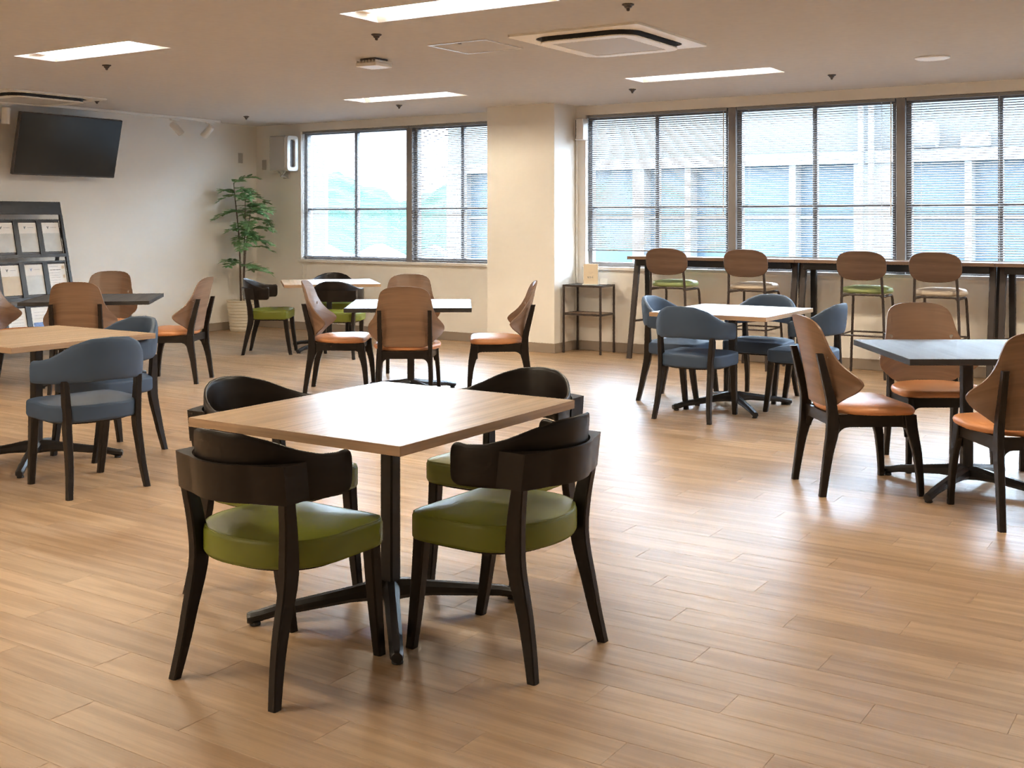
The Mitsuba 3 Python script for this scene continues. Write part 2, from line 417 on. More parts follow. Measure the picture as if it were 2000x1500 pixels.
# round-topped hall and small white houses in front of the hill
hx, hy = ext(-0.182, 60)
arch = [(-1.08, -12)] + [(-1.08 * math.cos(t), 4.1 + 1.6 * math.sin(t)) for t in np.linspace(0, PI, 24)] + [(1.08, -12)]
am = extrude(Polygon(arch), 0.9)
am.vertices = np.column_stack([am.vertices[:, 0], am.vertices[:, 2], am.vertices[:, 1]])
am.invert()
bh = thing('round_topped_tower', 'pale blue round topped tower at the left edge of the leftmost window', 'tower')
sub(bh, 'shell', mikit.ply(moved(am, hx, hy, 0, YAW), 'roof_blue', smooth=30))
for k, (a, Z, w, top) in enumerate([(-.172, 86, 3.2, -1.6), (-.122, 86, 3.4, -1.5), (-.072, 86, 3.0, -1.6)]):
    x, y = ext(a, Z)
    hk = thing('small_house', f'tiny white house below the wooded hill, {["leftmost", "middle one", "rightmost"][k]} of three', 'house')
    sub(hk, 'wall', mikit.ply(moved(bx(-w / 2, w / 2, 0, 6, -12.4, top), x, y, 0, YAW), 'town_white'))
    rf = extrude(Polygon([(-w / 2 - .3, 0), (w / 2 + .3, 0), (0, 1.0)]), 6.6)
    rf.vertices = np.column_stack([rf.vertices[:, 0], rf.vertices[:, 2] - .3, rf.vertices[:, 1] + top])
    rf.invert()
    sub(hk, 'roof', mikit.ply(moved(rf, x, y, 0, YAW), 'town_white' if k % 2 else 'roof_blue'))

# ================================================================== venetian blinds
def slat_mesh(w):
    n, ch, th = 4, 0.025, 0.0007
    s = np.linspace(-1, 1, n + 1)
    prof = [(u * ch / 2, 0.0022 * (1 - u * u)) for u in s] + [(u * ch / 2, 0.0022 * (1 - u * u) - th) for u in s[::-1]]
    ring = np.array(prof)
    return skin([np.column_stack([np.full(len(ring), x), ring]) for x in (-w / 2, w / 2)])
blind_at = ['over the window with the hill, leftmost blind', 'left of the pillar, over the second window', 'right of the pillar, raised slightly above the sill', 'behind the second and third bar stools', 'at the right edge of the photo behind the fourth bar stool', 'beyond the right edge', 'farthest beyond the right edge']
tilts = [7, 20, 25, 16, 21, 19, 19]
bottoms = [0.925, 0.915, 1.07, 1.03, 1.025, 1.03, 1.03]
BY = YB + 0.035
for i, (x0, x1) in enumerate(units):
    a, b = x0 + .012, x1 - (.012 if i not in (0,) else -.02)
    if i == 1: a, b = x0 - .04, x1 - .012
    b_ = thing('venetian_blind', f'grey slatted venetian blind {blind_at[i]}', 'blind', None)
    sub(b_, 'head_rail', mikit.ply(cbox(a, b, BY - .02, BY + .02, HEAD - .032, HEAD - .002), 'slat_metal'))
    zb = bottoms[i]
    sub(b_, 'bottom_rail', mikit.ply(cbox(a, b, BY - .013, BY + .013, zb - .012, zb), 'slat_metal'))
    sm = mikit.ply(slat_mesh(b - a), 'slat_metal', smooth=True)
    z, k = HEAD - .05, 0
    while z > zb + .012:
        sub(b_, 'slat', sm, T().translate([(a + b) / 2, BY, z]).rotate([1, 0, 0], (tilts[i] + rng.uniform(-1.5, 1.5))).rotate([0, 1, 0], rng.uniform(-.05, .05)))
        z -= .0215
        k += 1
    for t in (.08, .5, .92):
        x = a + (b - a) * t
        sub(b_, 'ladder_cord', mikit.ply(cat(tube([(x, BY - .0135, zb), (x, BY - .0135, HEAD - .03)], .0011, 5), tube([(x, BY + .0135, zb), (x, BY + .0135, HEAD - .03)], .0011, 5)), 'cord'))
    if i == 0:
        p = [(a + .02, BY - .03, 2.45), (a + .02, BY - .03, .88), (a + .03, BY - .05, .66), (a + .055, BY - .055, .62), (a + .085, BY - .05, .66), (a + .09, BY - .03, .9), (a + .09, BY - .03, 2.45)]
        sub(b_, 'pull_cord', mikit.ply(tube(round_path(p, .03), .002, 6), 'cord'))
    elif i < 5:
        sub(b_, 'tilt_wand', mikit.ply(tube([(b - .03, BY - .03, 2.46), (b - .03, BY - .035, 1.42)], .005, 8), 'cord', smooth=30))

# ================================================================== ceiling fittings
lamp_where = {(-7.05, 5.26): 'at the upper left of the photo, nearest the television', (-3.86, 5.26): 'at the top of the photo, cut by its upper edge',
              (-7.05, 8.91): 'in front of the left windows', (-3.86, 8.91): 'right of the pillar, nearest the right windows'}
tilt_refl = lambda: None
def trough():
    o, i_, t = .004, .05, .075
    r0 = np.array([(-LW + .001, -LD + .001, 0), (LW - .001, -LD + .001, 0), (LW - .001, LD - .001, 0), (-LW + .001, LD - .001, 0)])
    r1 = np.array([(-LW + .05, -.075, t), (LW - .05, -.075, t), (LW - .05, .075, t), (-LW + .05, .075, t)])
    v = np.vstack([r0, r1])
    f = []
    for j in range(4):
        k = (j + 1) % 4
        f += [(j, j + 4, k + 4), (j, k + 4, k)]
    f += [(4, 6, 5), (4, 7, 6)]
    return trimesh.Trimesh(v, f, process=False)
trough_d = mikit.ply(trough(), 'reflector')
bar = skin([np.array([(x, -.042, .072), (x, -.036, .05), (x, -.018, .036), (x, .018, .036), (x, .036, .05), (x, .042, .072)]) for x in (-.58, .58)])
lamp_d = {**mikit.ply(bar, 'reflector'), 'emitter': {'type': 'area', 'radiance': rgb(LAMP)}}
capm = mikit.ply(cbox(-.03, .03, -.048, .048, .03, .074, .004), 'white_plastic')
for x, y in LAMPS:
    w = lamp_where.get((x, y))
    l = thing('ceiling_light', f'recessed warm white strip light {w}' if w else 'recessed warm white strip light in the ceiling outside the photo', 'ceiling light', None if w else 'strip lights outside the photo')
    M = T().translate([x, y, CEIL])
    sub(l, 'reflector', trough_d, M)
    sub(l, 'tube', lamp_d, M, label='glowing white tube')
    for s in (-1, 1):
        sub(l, 'end_cap', capm, T().translate([x + s * .605, y, CEIL]))

def sprinkler():
    return lathe([(.002, 0), (.034, 0), (.034, -.006), (.022, -.012), (.020, -.020), (.010, -.026), (.010, -.036), (.004, -.040), (.0005, -.041)], 20)
spr = mikit.ply(sprinkler(), 'dark_plastic', smooth=30)
for x, y, w in [(-4.80, 5.775, 'left of the top middle strip light, above the white box'), (-7.53, 5.77, 'below the upper left strip light'), (-9.81, 7.40, 'beside the corner of the left air conditioner'),
                (-7.55, 9.455, 'below the strip light in front of the left windows'), (-9.875, 9.51, 'above the plant near the room corner'), (-2.94, 5.737, 'at the top edge of the photo above the air conditioner'),
                (-4.817, 9.487, 'below the left end of the right strip light'), (-2.94, 9.456, 'right of the right strip light, before the windows')]:
    thing('sprinkler', f'small dark ceiling sprinkler {w}', 'sprinkler', None, spr, T().translate([x, y, CEIL]))
sd = thing('smoke_detector', 'flat round ceiling grille at the upper right of the photo', 'smoke detector')
M = T().translate([-1.995, 8.854, CEIL])
sub(sd, 'ring', mikit.ply(lathe([(.09, 0), (.125, 0), (.125, -.008), (.11, -.014), (.09, -.010)], 32), 'white_plastic', smooth=30), M)
sub(sd, 'disc', mikit.ply(lathe([(.001, 0), (.09, 0), (.09, -.006), (.06, -.008), (.001, -.008)], 32), 'grey_plastic', smooth=30), M)
# hanging box
bxk = thing('ceiling_device', 'small white vented box hanging under the ceiling left of the access panel', 'ceiling device')
M = T().translate([-5.56, 6.66, CEIL])
sub(bxk, 'mount', mikit.ply(cbox(-.075, .075, -.075, .075, -.022, 0), 'dark_plastic'), M)
sub(bxk, 'cover', mikit.ply(cbox(-.10, .10, -.10, .10, -.062, -.034, .006), 'white_plastic'), M)
for k in range(7):
    sub(bxk, 'fin', mikit.ply(bx(-.09 + k * .03 - .004, -.09 + k * .03 + .004, -.095, .095, -.034, -.018), 'white_plastic'), M)
# access panel
ap = thing('access_panel', 'square ceiling access panel with thin metal edge beside the air conditioner', 'access panel')
M = T().translate([-4.55, 6.555, CEIL])
e = .24
sub(ap, 'panel', mikit.ply(cbox(-e + .012, e - .012, -e + .012, e - .012, -.005, 0, .001), 'ceiling_paint'), M)
sub(ap, 'edge_strip', mikit.ply(cat(bx(-e, e, -e, -e + .01, -.007, 0), bx(-e, e, e - .01, e, -.007, 0), bx(-e, -e + .01, -e + .01, e - .01, -.007, 0), bx(e - .01, e, -e + .01, e - .01, -.007, 0)), 'steel'), M)
sub(ap, 'latch', mikit.ply(lathe([(.001, -.006), (.014, -.006), (.012, -.009), (.001, -.009)], 14), 'dark_plastic'), T().translate([-4.55, 6.36, CEIL]))
# cassette air conditioners
def rr(hx, hy, r):
    return sbox(-hx + r, -hy + r, hx - r, hy - r).buffer(r, quad_segs=8)
def cassette(x, y, label):
    a = thing('ceiling_air_conditioner', label, 'air conditioner')
    M = T().translate([x, y, CEIL])
    hx, hy = .48, .545
    ring = rr(hx, hy, .03).difference(rr(hx - .095, hy - .105, .16))
    sub(a, 'panel', mikit.ply(moved(extrude(ring, .014), z=-.014), 'white_plastic'), M)
    slot = rr(hx - .095, hy - .105, .16).difference(rr(hx - .13, hy - .14, .13))
    sub(a, 'slot', mikit.ply(moved(extrude(slot, .004), z=-.004), 'rubber'), M, label='dark air slot')
    collar = rr(hx - .128, hy - .138, .132).difference(rr(hx - .16, hy - .17, .10))
    sub(a, 'slot_wall', mikit.ply(moved(extrude(collar, .040), z=-.040), 'rubber'), M, label='dark side of the slot')
    inner = rr(hx - .122, hy - .132, .138).difference(rr(.27, .32, .02))
    sub(a, 'inner_panel', mikit.ply(moved(extrude(inner, .008), z=-.048), 'white_plastic'), M)
    sub(a, 'grille', mikit.ply(moved(extrude(rr(.27, .32, .02), .012), z=-.046), 'grey_plastic'), M, label='beige air grille')
cassette(-3.63, 6.815, 'square white ceiling air conditioner with a dark slot at the top middle of the photo')
cassette(-10.09, 6.84, 'square ceiling air conditioner cut by the left edge above the television')
# spotlight track
tr = thing('track_rail', 'white spotlight track under the ceiling along the television wall', 'light track', None, mikit.ply(cbox(-10.60, -10.56, 6.2, 9.75, CEIL - .03, CEIL), 'white_plastic'))
def spot(y, tilt, turn, label):
    k = thing('track_spotlight', label, 'spotlight')
    M = T().translate([-10.58, y, CEIL - .03])
    sub(k, 'adapter', mikit.ply(cbox(-.018, .018, -.06, .06, -.022, 0), 'white_plastic'), M)
    sub(k, 'stem', mikit.ply(tube([(0, 0, -.02), (0, 0, -.085)], .009), 'white_plastic', smooth=30), M)
    M2 = M @ T().translate([0, 0, -.085]).rotate([0, 0, 1], turn).rotate([0, 1, 0], tilt)
    can = lathe([(.001, .045), (.036, .045), (.042, .038), (.042, -.125), (.037, -.125), (.036, -.10), (.001, -.10)], 24)
    sub(k, 'can', mikit.ply(can, 'white_plastic', smooth=30), M2)
    sub(k, 'lens', mikit.ply(lathe([(.001, -.098), (.035, -.098), (.035, -.102), (.001, -.102)], 20), 'grey_plastic'), M2)
spot(6.90, 4, 0, 'white cylindrical track spotlight at the left edge above the television')
spot(9.05, -42, 33, 'white track spotlight right of the television, left of the pair')
spot(9.59, -42, 213, 'white track spotlight right of the television, right of the pair')

# ================================================================== wall things
# television
tv = thing('television', 'black flat television tilted down from the left wall', 'television')
M = T().translate([-10.53, 7.605, 2.165]).rotate([0, 1, 0], 13.2)
sub(tv, 'casing', mikit.ply(cbox(-.05, 0, -.622, .622, -.325, .325, .006), 'dark_plastic'), M)
sub(tv, 'screen', mikit.ply(cbox(0, .003, -.612, .612, -.310, .316, .001), 'screen'), M)
sub(tv, 'bracket', mikit.ply(cat(cbox(-10.838, -10.80, 7.35, 7.86, 1.95, 2.35), cbox(-10.80, -10.56, 7.40, 7.45, 2.28, 2.33), cbox(-10.80, -10.56, 7.76, 7.81, 2.28, 2.33)), 'black_metal'))
# wall heater box near the corner
wh = thing('wall_unit', 'white box with rounded slotted front on a bracket beside the leftmost window', 'wall appliance')
M = T().translate([-10.24, YB, 2.22])
sub(wh, 'shaded_body', mikit.ply(cbox(-.16, .11, -.22, -.03, -.22, .22, .012), 'grey_plastic'), M)  # white casing coloured grey, its shadow put into the colour
fr = moved(extrude(rr(.095, .22, .04).difference(rr(.045, .175, .03)), .05), z=0)
fr.vertices = np.column_stack([fr.vertices[:, 2] + .11, fr.vertices[:, 0] - .125, fr.vertices[:, 1]])
sub(wh, 'front', mikit.ply(fr, 'white_plastic', smooth=30), M)
sub(wh, 'slot', mikit.ply(bx(.11, .13, -.17, -.08, -.175, .175), 'dark_plastic'), M)
sub(wh, 'bracket', mikit.ply(cat(tube([(-.09, -.12, -.22), (-.05, -.12, -.275), (-.05, -.0, -.30)], .011), tube([(.03, -.12, -.22), (-.05, -.12, -.29)], .009)), 'grey_plastic'), M)
sub(wh, 'mount', mikit.ply(cbox(-.10, .0, -.03, 0, -.31, .18), 'grey_plastic'), M)
thing('wall_plate', 'small blank plate on the side wall near the room corner', 'wall plate', None, mikit.ply(cbox(XL, XL + .008, 10.295, 10.375, 2.11, 2.24), 'grey_plastic'))
thing('wall_plate', 'small blank plate under the white slotted box beside the corner', 'wall plate', None, mikit.ply(cbox(-10.735, -10.66, YB - .008, YB, 2.03, 2.16), 'grey_plastic'))
sb = thing('wall_speaker', 'small white box high in the corner beside the pillar', 'wall speaker')
M = T().translate([-6.015, 10.56, 2.345])
sub(sb, 'case', mikit.ply(cbox(0, .10, -.06, .058, -.115, .115, .008), 'white_plastic'), M)
sub(sb, 'slot', mikit.ply(bx(.012, .020, -.062, -.06, -.10, .10), 'dark_plastic'), M)
wo = thing('wall_outlet', 'cream outlet plate low on the front of the pillar', 'outlet')
sub(wo, 'plate', mikit.ply(cbox(-6.52, -6.45, PY - .008, PY, .25, .37), 'white_plastic'))
sub(wo, 'socket', mikit.ply(cbox(-6.505, -6.465, PY - .010, PY - .008, .28, .34), 'grey_plastic'))

# brochure rack: four posts lean back, rows of pockets
rk = thing('brochure_rack', 'black leaning brochure rack with white leaflets by the left wall', 'rack')
RY0, RY1, RXB, RXT, RZT = 6.43, 7.53, -10.22, -10.62, 1.58
lean = lambda z: RXB + (RXT - RXB) * z / RZT
def slab(y0, y1, z0, z1, t=.02, o=0.0):
    """a plate lying in the leaning plane of the rack"""
    v = [(lean(z) + o + dx, y, z) for z in (z0, z1) for y in (y0, y1) for dx in (0, t)]
    return trimesh.convex.convex_hull(np.array(v))
sub(rk, 'header', mikit.ply(slab(RY0, RY1, 1.44, 1.575, .025), 'black_metal'))
for y in (RY0, RY1 - .03):
    sub(rk, 'post', mikit.ply(slab(y, y + .03, 0, 1.44, .03), 'black_metal'))
    sub(rk, 'rear_leg', mikit.ply(trimesh.convex.convex_hull(np.array([(lean(1.3) - a, y + b, 1.3) for a in (0, .03) for b in (0, .03)] + [(-10.80 + a, y + b, 0) for a in (0, .03) for b in (0, .03)])), 'black_metal'))
pitch = (RY1 - RY0 - .03) / 4
rows = [(1.045, 1.375), (.615, .945), (.185, .515)]
for z0, z1 in rows:
    for j in range(1, 4):
        y = RY0 + .015 + j * pitch
        sub(rk, 'divider', mikit.ply(slab(y - .028, y + .028, z0 - .02, z1, .012), 'black_metal'))
    sub(rk, 'top_bar', mikit.ply(slab(RY0 + .03, RY1 - .03, z1, z1 + .016, .018), 'black_metal'))
    sub(rk, 'shelf', mikit.ply(slab(RY0 + .03, RY1 - .03, z0 - .045, z0 - .012, .05), 'black_metal'))
    sub(rk, 'back_plate', mikit.ply(slab(RY0 + .03, RY1 - .03, z0 - .02, z1, .004, -.012), 'dark_plastic'))
def on_rack(y, z, w, h, t, o):
    return slab(y - w / 2, y + w / 2, z - h / 2, z + h / 2, t, o)
words = [['first', 'top'], ['middle', ''], ['', '']]
rn = ['top', 'middle', 'bottom']; cn = {1: 'left', 2: 'centre', 3: 'right'}
for ri, (z0, z1) in enumerate(rows):
    for j in (1, 2, 3):
        y = RY0 + .015 + (j + .5) * pitch
        z = (z0 + z1) / 2 - .004
        look = {(0, 1): 'white leaflet with a small dark emblem', (0, 2): 'white leaflet with a small dark emblem', (0, 3): 'white leaflet with a small dark emblem', (1, 1): 'white and tan leaflet with emblem',
                (1, 2): 'white leaflet with a blue emblem', (1, 3): 'text leaflet with tan squares', (2, 1): 'white leaflet of grey text', (2, 2): 'white leaflet with a blue picture', (2, 3): 'white leaflet'}[(ri, j)]
        b_ = thing('brochure', f'{look}, {cn[j]} of the {rn[ri]} row in the brochure rack', 'brochure', None)
        w, h = .205, .300
        sub(b_, 'sheet', mikit.ply(on_rack(y, z, w, h, .005, -.004), 'paper'))
        put = lambda dy, dz, ww, hh, m, n: sub(b_, n, mikit.ply(on_rack(y + dy, z + dz, ww, hh, .0008, .001), m))
        if (ri, j) == (1, 3):
            put(-.02, .09, .13, .005, 'print_dark', 'rule')
            for q in range(6):
                put(-.03, .06 - q * .025, .12, .004, 'print_light', 'text_line')
            put(.075, .115, .03, .03, 'print_tan', 'picture'); put(.075, .02, .022, .035, 'print_tan', 'picture')
            put(-.03, .125, .1, .008, 'print_light', 'title')
        elif ri < 2:
            put(0, -.055, w, .19, 'print_tan' if j == 1 and ri == 1 else 'print_grey', 'picture')
            em = moved(extrude(Polygon([(-.012, .014), (-.006, .012), (-.002, .002), (.004, .010), (.013, .012), (.010, .004), (.004, -.004), (.002, -.014), (-.006, -.010)]), .001))
            ez = z + .1
            em.vertices = np.column_stack([lean(ez) + .0015 + em.vertices[:, 2] - (RXB - RXT) / RZT * em.vertices[:, 1], y - .03 + em.vertices[:, 0], ez + em.vertices[:, 1]])
            sub(b_, 'emblem', mikit.ply(em, 'print_blue' if (ri, j) == (1, 2) else 'print_dark'))
            put(.035, .1, .07, .006, 'print_light', 'title')
        else:
            if j == 2:
                put(.0, -.06, .18, .12, 'print_blue', 'picture')
            for q in range(6 if j == 1 else 3):
                put(0, .10 - q * .03, .14, .004, 'print_light', 'text_line')

# ================================================================== tables
def table_parts(w, d, top):
    out = []
    t = cbox(-w / 2 + .002, w / 2 - .002, -d / 2 + .002, d / 2 - .002, .69, .72, .001)
    out.append(('tabletop', shape(t, top, False, ((0, 1, .0), (1, 0, .7))), None))
    em = 'oak_edge_shaded' if top == 'oak' else 'charcoal_edge'
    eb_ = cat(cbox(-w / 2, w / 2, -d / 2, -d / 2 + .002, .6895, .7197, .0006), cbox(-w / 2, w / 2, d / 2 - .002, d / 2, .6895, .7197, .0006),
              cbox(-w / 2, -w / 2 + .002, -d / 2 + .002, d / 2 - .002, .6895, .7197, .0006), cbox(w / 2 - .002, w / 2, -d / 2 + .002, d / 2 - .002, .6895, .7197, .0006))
    out.append(('>edge_band', shape(eb_, em, False, ((1, 1, 0), (0, 0, 1))), None))  # thin added band; on oak tops its darker tone is painted shade
    out.append(('post', mikit.ply(cbox(-.027, .027, -.027, .027, .07, .672, .006), 'black_metal', smooth=30), None))
    pl = cat(cbox(-.17, .17, -.03, .03, .672, .69), cbox(-.03, .03, -.17, .17, .672, .69))
    out.append(('top_bracket', mikit.ply(pl, 'black_metal'), None))
    ang = math.atan2(d, w)
    L = 0.36 * math.hypot(w, d)
    for k, a in enumerate((ang, PI - ang, PI + ang, -ang)):
        rows = []
        rings = []
        for s, zc, wy, hz in ((.0, .082, .062, .075), (.06, .084, .060, .066), (.14, .076, .052, .05), (L * .8, .045, .045, .036), (L * .92, .031, .043, .036), (L * .975, .027, .042, .038), (L, .026, .034, .030)):
            r = rect_ring(wy, hz, .3)
            rings.append(np.column_stack([np.full(8, s), r[:, 0], r[:, 1] + zc]))
        m = moved(skin(rings), rz=a)
        out.append(('base_arm', mikit.ply(m, 'black_metal', smooth=40), None))
        pad = moved(lathe([(.001, 0), (.017, 0), (.019, .003), (.017, .012), (.001, .012)], 14), (L - .025) * math.cos(a), (L - .03) * math.sin(a))
        out.append(('foot_pad', mikit.ply(pad, 'rubber', smooth=30), k))
    return out

def place(root, parts, M):
    last = None
    for name, d, *r in parts:
        if name.startswith('>'):            # a sub-part of the part before it
            sub(last, name[1:], d, M)
        else:
            last = sub(root, name, d, M)

def table(w, d, top, M, label):
    t = thing('cafe_table', label, 'table')
    place(t, table_parts(w, d, top), M)

table(.907, 1.03, 'oak', pose(-2.547, 3.141), 'large oak topped cafe table in the foreground between four green chairs')
table(.878, 1.0, 'oak', pose(-3.206, 7.944), 'oak topped cafe table on the right among four blue chairs')
table(.93, .93, 'oak', pose(-5.861, 4.012), 'oak topped cafe table at the left edge among blue chairs')
table(.99, 1.05, 'oak', cam_pose(-1.965, 12.25, 90 + 13.3), 'oak edged cafe table before the left windows with green chairs')
table(.9, .9, 'charcoal_top', cam_pose(2.35, 5.89, 90), 'charcoal cafe table at the right edge among orange chairs')
table(1.02, 1.0, 'charcoal_top', cam_pose(-3.57, 9.75, 90 + 10.4), 'charcoal cafe table at the left before the brochure rack')
table(.96, 1.0, 'charcoal_top', cam_pose(-.8045, 9.06, 90 + 2.5), 'charcoal cafe table in the middle distance among four orange chairs')

# ================================================================== chairs
def star_ring(front, half, rear, n=72, p_front=9.0, p_rear=2.2):
    """D-shaped seat outline: square front at +y, rounded rear at -y"""
    t = np.arange(n) / n * 2 * PI
    c, s = np.cos(t), np.sin(t)
    out = []
    for a, b in zip(c, s):
        p = p_front if b > 0 else p_rear
        r = (abs(a / half) ** p + abs(b / (front if b > 0 else rear)) ** p) ** (-1 / p)
        out.append((a * r, b * r))
    return np.array(out)

def pad(ring, layers, cy=0.0):
    """cushion: (inset in metres, z) layers of a ring, closed with a fan"""
    R = np.linalg.norm(ring, axis=1, keepdims=True)
    rings = [np.column_stack([ring * np.maximum(R - i, R * .02) / R + (0, cy), np.full(len(ring), z)]) for i, z in layers]
    return skin(rings)

def band(a, b, y0, top, bot, thick, rnd, lean_k=.1, phimax=90, n=45, m=16, p=4.0):
    """curved back band: half-ellipse plan, top(phi) and bottom(phi) heights in degrees from the middle"""
    rings = []
    for u in np.concatenate([-1 + np.array([0, .002, .006, .013, .024, .038, .055]), np.linspace(-.92, .92, n), 1 - np.array([.055, .038, .024, .013, .006, .002, 0])]):
        ph = math.radians(phimax) * math.copysign(abs(u) ** .92, u)
        deg = abs(math.degrees(ph))
        x, y = a * math.sin(ph), y0 - b * math.cos(ph)
        nx_, ny_ = math.sin(ph) / a, -math.cos(ph) / b
        L = math.hypot(nx_, ny_); nx_, ny_ = nx_ / L, ny_ / L
        zt, zb = top(deg), bot(deg)
        e = (1 - abs(u)) / .07
        sh = 1.0 if e >= 1 else math.sqrt(max(0.0, 1 - (1 - e) ** 2)) * .38 + .62
        th = thick * (1.0 if e >= 1 or rnd < .02 else math.sqrt(max(0.02, 1 - (1 - e) ** 2)))
        zc, h = (zt + zb) / 2, (zt - zb) * sh
        r = oval_ring(th, h, m, p)
        rings.append(np.array([(x + nx_ * q[0], y + ny_ * q[0] - lean_k * (zc + q[1] - .57) * math.cos(ph), zc + q[1]) for q in r]))
    return skin(rings)

LEGUV = ((0, .2, 1), (1, .7, 0))
def wood(m):
    return mikit.ply(m, 'dark_wood_plain', smooth=32)

# -- green armchair with a bent dark wood back
seat_ring = star_ring(.225, .248, .215)
SL = [(.02, .364), (.006, .369), (.0, .380), (.0, .438), (.004, .449), (.010, .4535), (.05, .462), (.11, .468), (.17, .470)]
top_a = lambda d: float(np.interp(d, [0, 20, 38, 55, 68, 80, 90], [.778, .772, .750, .718, .700, .697, .705]))
bot_a = lambda d: float(np.interp(d, [0, 50, 90], [.575, .565, .568]))
def arm_parts():
    out = [('seat', shape(pad(seat_ring, SL), 'green_leather', 50))]
    R = np.linalg.norm(seat_ring, axis=1, keepdims=True)
    pr = np.column_stack([seat_ring * (R - .006) / R, np.full(len(seat_ring), .4505)])
    out.append(('>piping', mikit.ply(tube(pr, .0028, 6, closed=True), 'green_leather', smooth=True)))
    out.append(('seat_base', mikit.ply(pad(star_ring(.185, .205, .172), [(.004, .352), (0, .356), (0, .374)]), 'dark_wood_plain', smooth=40)))
    bm = band(.25, .282, .03, top_a, bot_a, .017, .01, .12)
    out.append(('backrest', shape(bm, 'dark_wood', True, ((1, 0, 0), (0, .2, 1)))))
    # rail joining the rear legs outside the band
    yo = lambda x: -.262 + .050 * (x / .225) ** 2
    yi = lambda x: .03 - .292 * math.sqrt(max(0, 1 - (x / .259) ** 2)) - .006
    xs = np.linspace(-.226, .226, 23)
    rail = Polygon([(x, min(yo(x), yi(x) - .012)) for x in xs] + [(x, yi(x)) for x in xs[::-1]])
    rm = moved(extrude(rail, .112), z=.572)
    rm.vertices[:, 1] -= .12 * (rm.vertices[:, 2] - .57)
    rm = rm.subdivide()
    out.append(('back_rail', shape(rm, 'dark_wood_plain', 40)))
    for s in (-1, 1):
        out.append(('leg', wood(leg_mesh([(0, s * .190, .240, .030, .032), (.30, s * .197, .197, .042, .044), (.372, s * .198, .190, .044, .046)], 8))))
    for s in (-1, 1):
        out.append(('leg', wood(leg_mesh([(0, s * .208, -.243, .030, .030), (.18, s * .191, -.205, .031, .044), (.375, s * .188, -.165, .032, .060), (.46, s * .194, -.172, .032, .054), (.60, s * .207, -.196, .032, .042), (.6835, s * .212, -.208, .030, .034)], 20))))
    return out
mat('dark_wood_plain', (0.009, 0.0065, 0.0053), rough=0.32, spec=0.25)
ARM = arm_parts()
def armchair(M, label):
    place(thing('wooden_armchair', label, 'chair'), ARM, M)
armchair(pose(-2.52, 2.578, 89.9), 'green seated dark wood armchair at the near left side of the foreground oak table')
armchair(pose(-2.036, 3.105, 178.5), 'green seated dark wood armchair at the near right side of the foreground oak table')
armchair(pose(-3.065, 3.10, 0), 'dark wood armchair behind the left corner of the foreground oak table')
armchair(pose(-2.455, 3.74, 270), 'dark wood armchair behind the right corner of the foreground oak table')
armchair(cam_pose(-2.52, 11.88, 2), 'green seated dark armchair seen from the side next to the potted plant')
armchair(cam_pose(-1.76, 11.55, 86), 'dark armchair with its back to the room at the table before the left windows')
armchair(cam_pose(-2.05, 12.93, -86), 'dark armchair under the left window sill, facing the room across the oak edged table')

# -- blue upholstered armchair
top_b = lambda d: float(np.interp(d, [0, 22, 40, 54, 64, 78, 90], [.795, .788, .756, .714, .688, .674, .671]))
bot_b = lambda d: float(np.interp(d, [0, 50, 90], [.575, .562, .556]))
def blue_parts():
    out = [('seat', shape(pad(star_ring(.225, .245, .215, p_rear=2.8), SL), 'blue_fabric', 50))]
    out.append(('seat_base', mikit.ply(pad(star_ring(.185, .205, .172), [(.004, .352), (0, .356), (0, .374)]), 'dark_wood_plain', smooth=40)))
    out.append(('backrest', shape(band(.268, .292, .045, top_b, bot_b, .05, .03, .10, m=24, p=3.2), 'blue_fabric', True)))
    for s in (-1, 1):
        out.append(('leg', wood(leg_mesh([(0, s * .190, .240, .030, .032), (.30, s * .197, .197, .042, .044), (.372, s * .198, .190, .044, .046)], 8))))
    for s in (-1, 1):
        out.append(('leg', wood(leg_mesh([(0, s * .208, -.243, .030, .030), (.18, s * .191, -.205, .031, .044), (.375, s * .186, -.168, .032, .058), (.46, s * .190, -.168, .032, .050), (.578, s * .197, -.165, .032, .040)], 18))))
    return out
BLUE = blue_parts()
def bluechair(M, label):
    place(thing('upholstered_armchair', label, 'chair'), BLUE, M)
bluechair(pose(-3.277, 7.441, 89), 'blue upholstered armchair, its back to the room, near side of the right oak table')
bluechair(pose(-3.70, 8.07, 0), 'blue upholstered armchair at the left end of the right oak table')
bluechair(pose(-3.20, 8.50, 270), 'blue upholstered armchair at the far side of the right oak table, facing the room')
bluechair(pose(-2.70, 8.09, 180), 'blue upholstered armchair at the right end of the right oak table, behind the plywood chair')
bluechair(pose(-5.097, 3.785, 169), 'blue upholstered armchair in the left foreground with its back to the room')
bluechair(pose(-5.715, 4.395, 270), 'blue upholstered armchair behind the right corner of the left oak table')
bluechair(pose(-5.93, 3.44, 90), 'blue upholstered armchair cut by the left edge, only its seat corner showing')

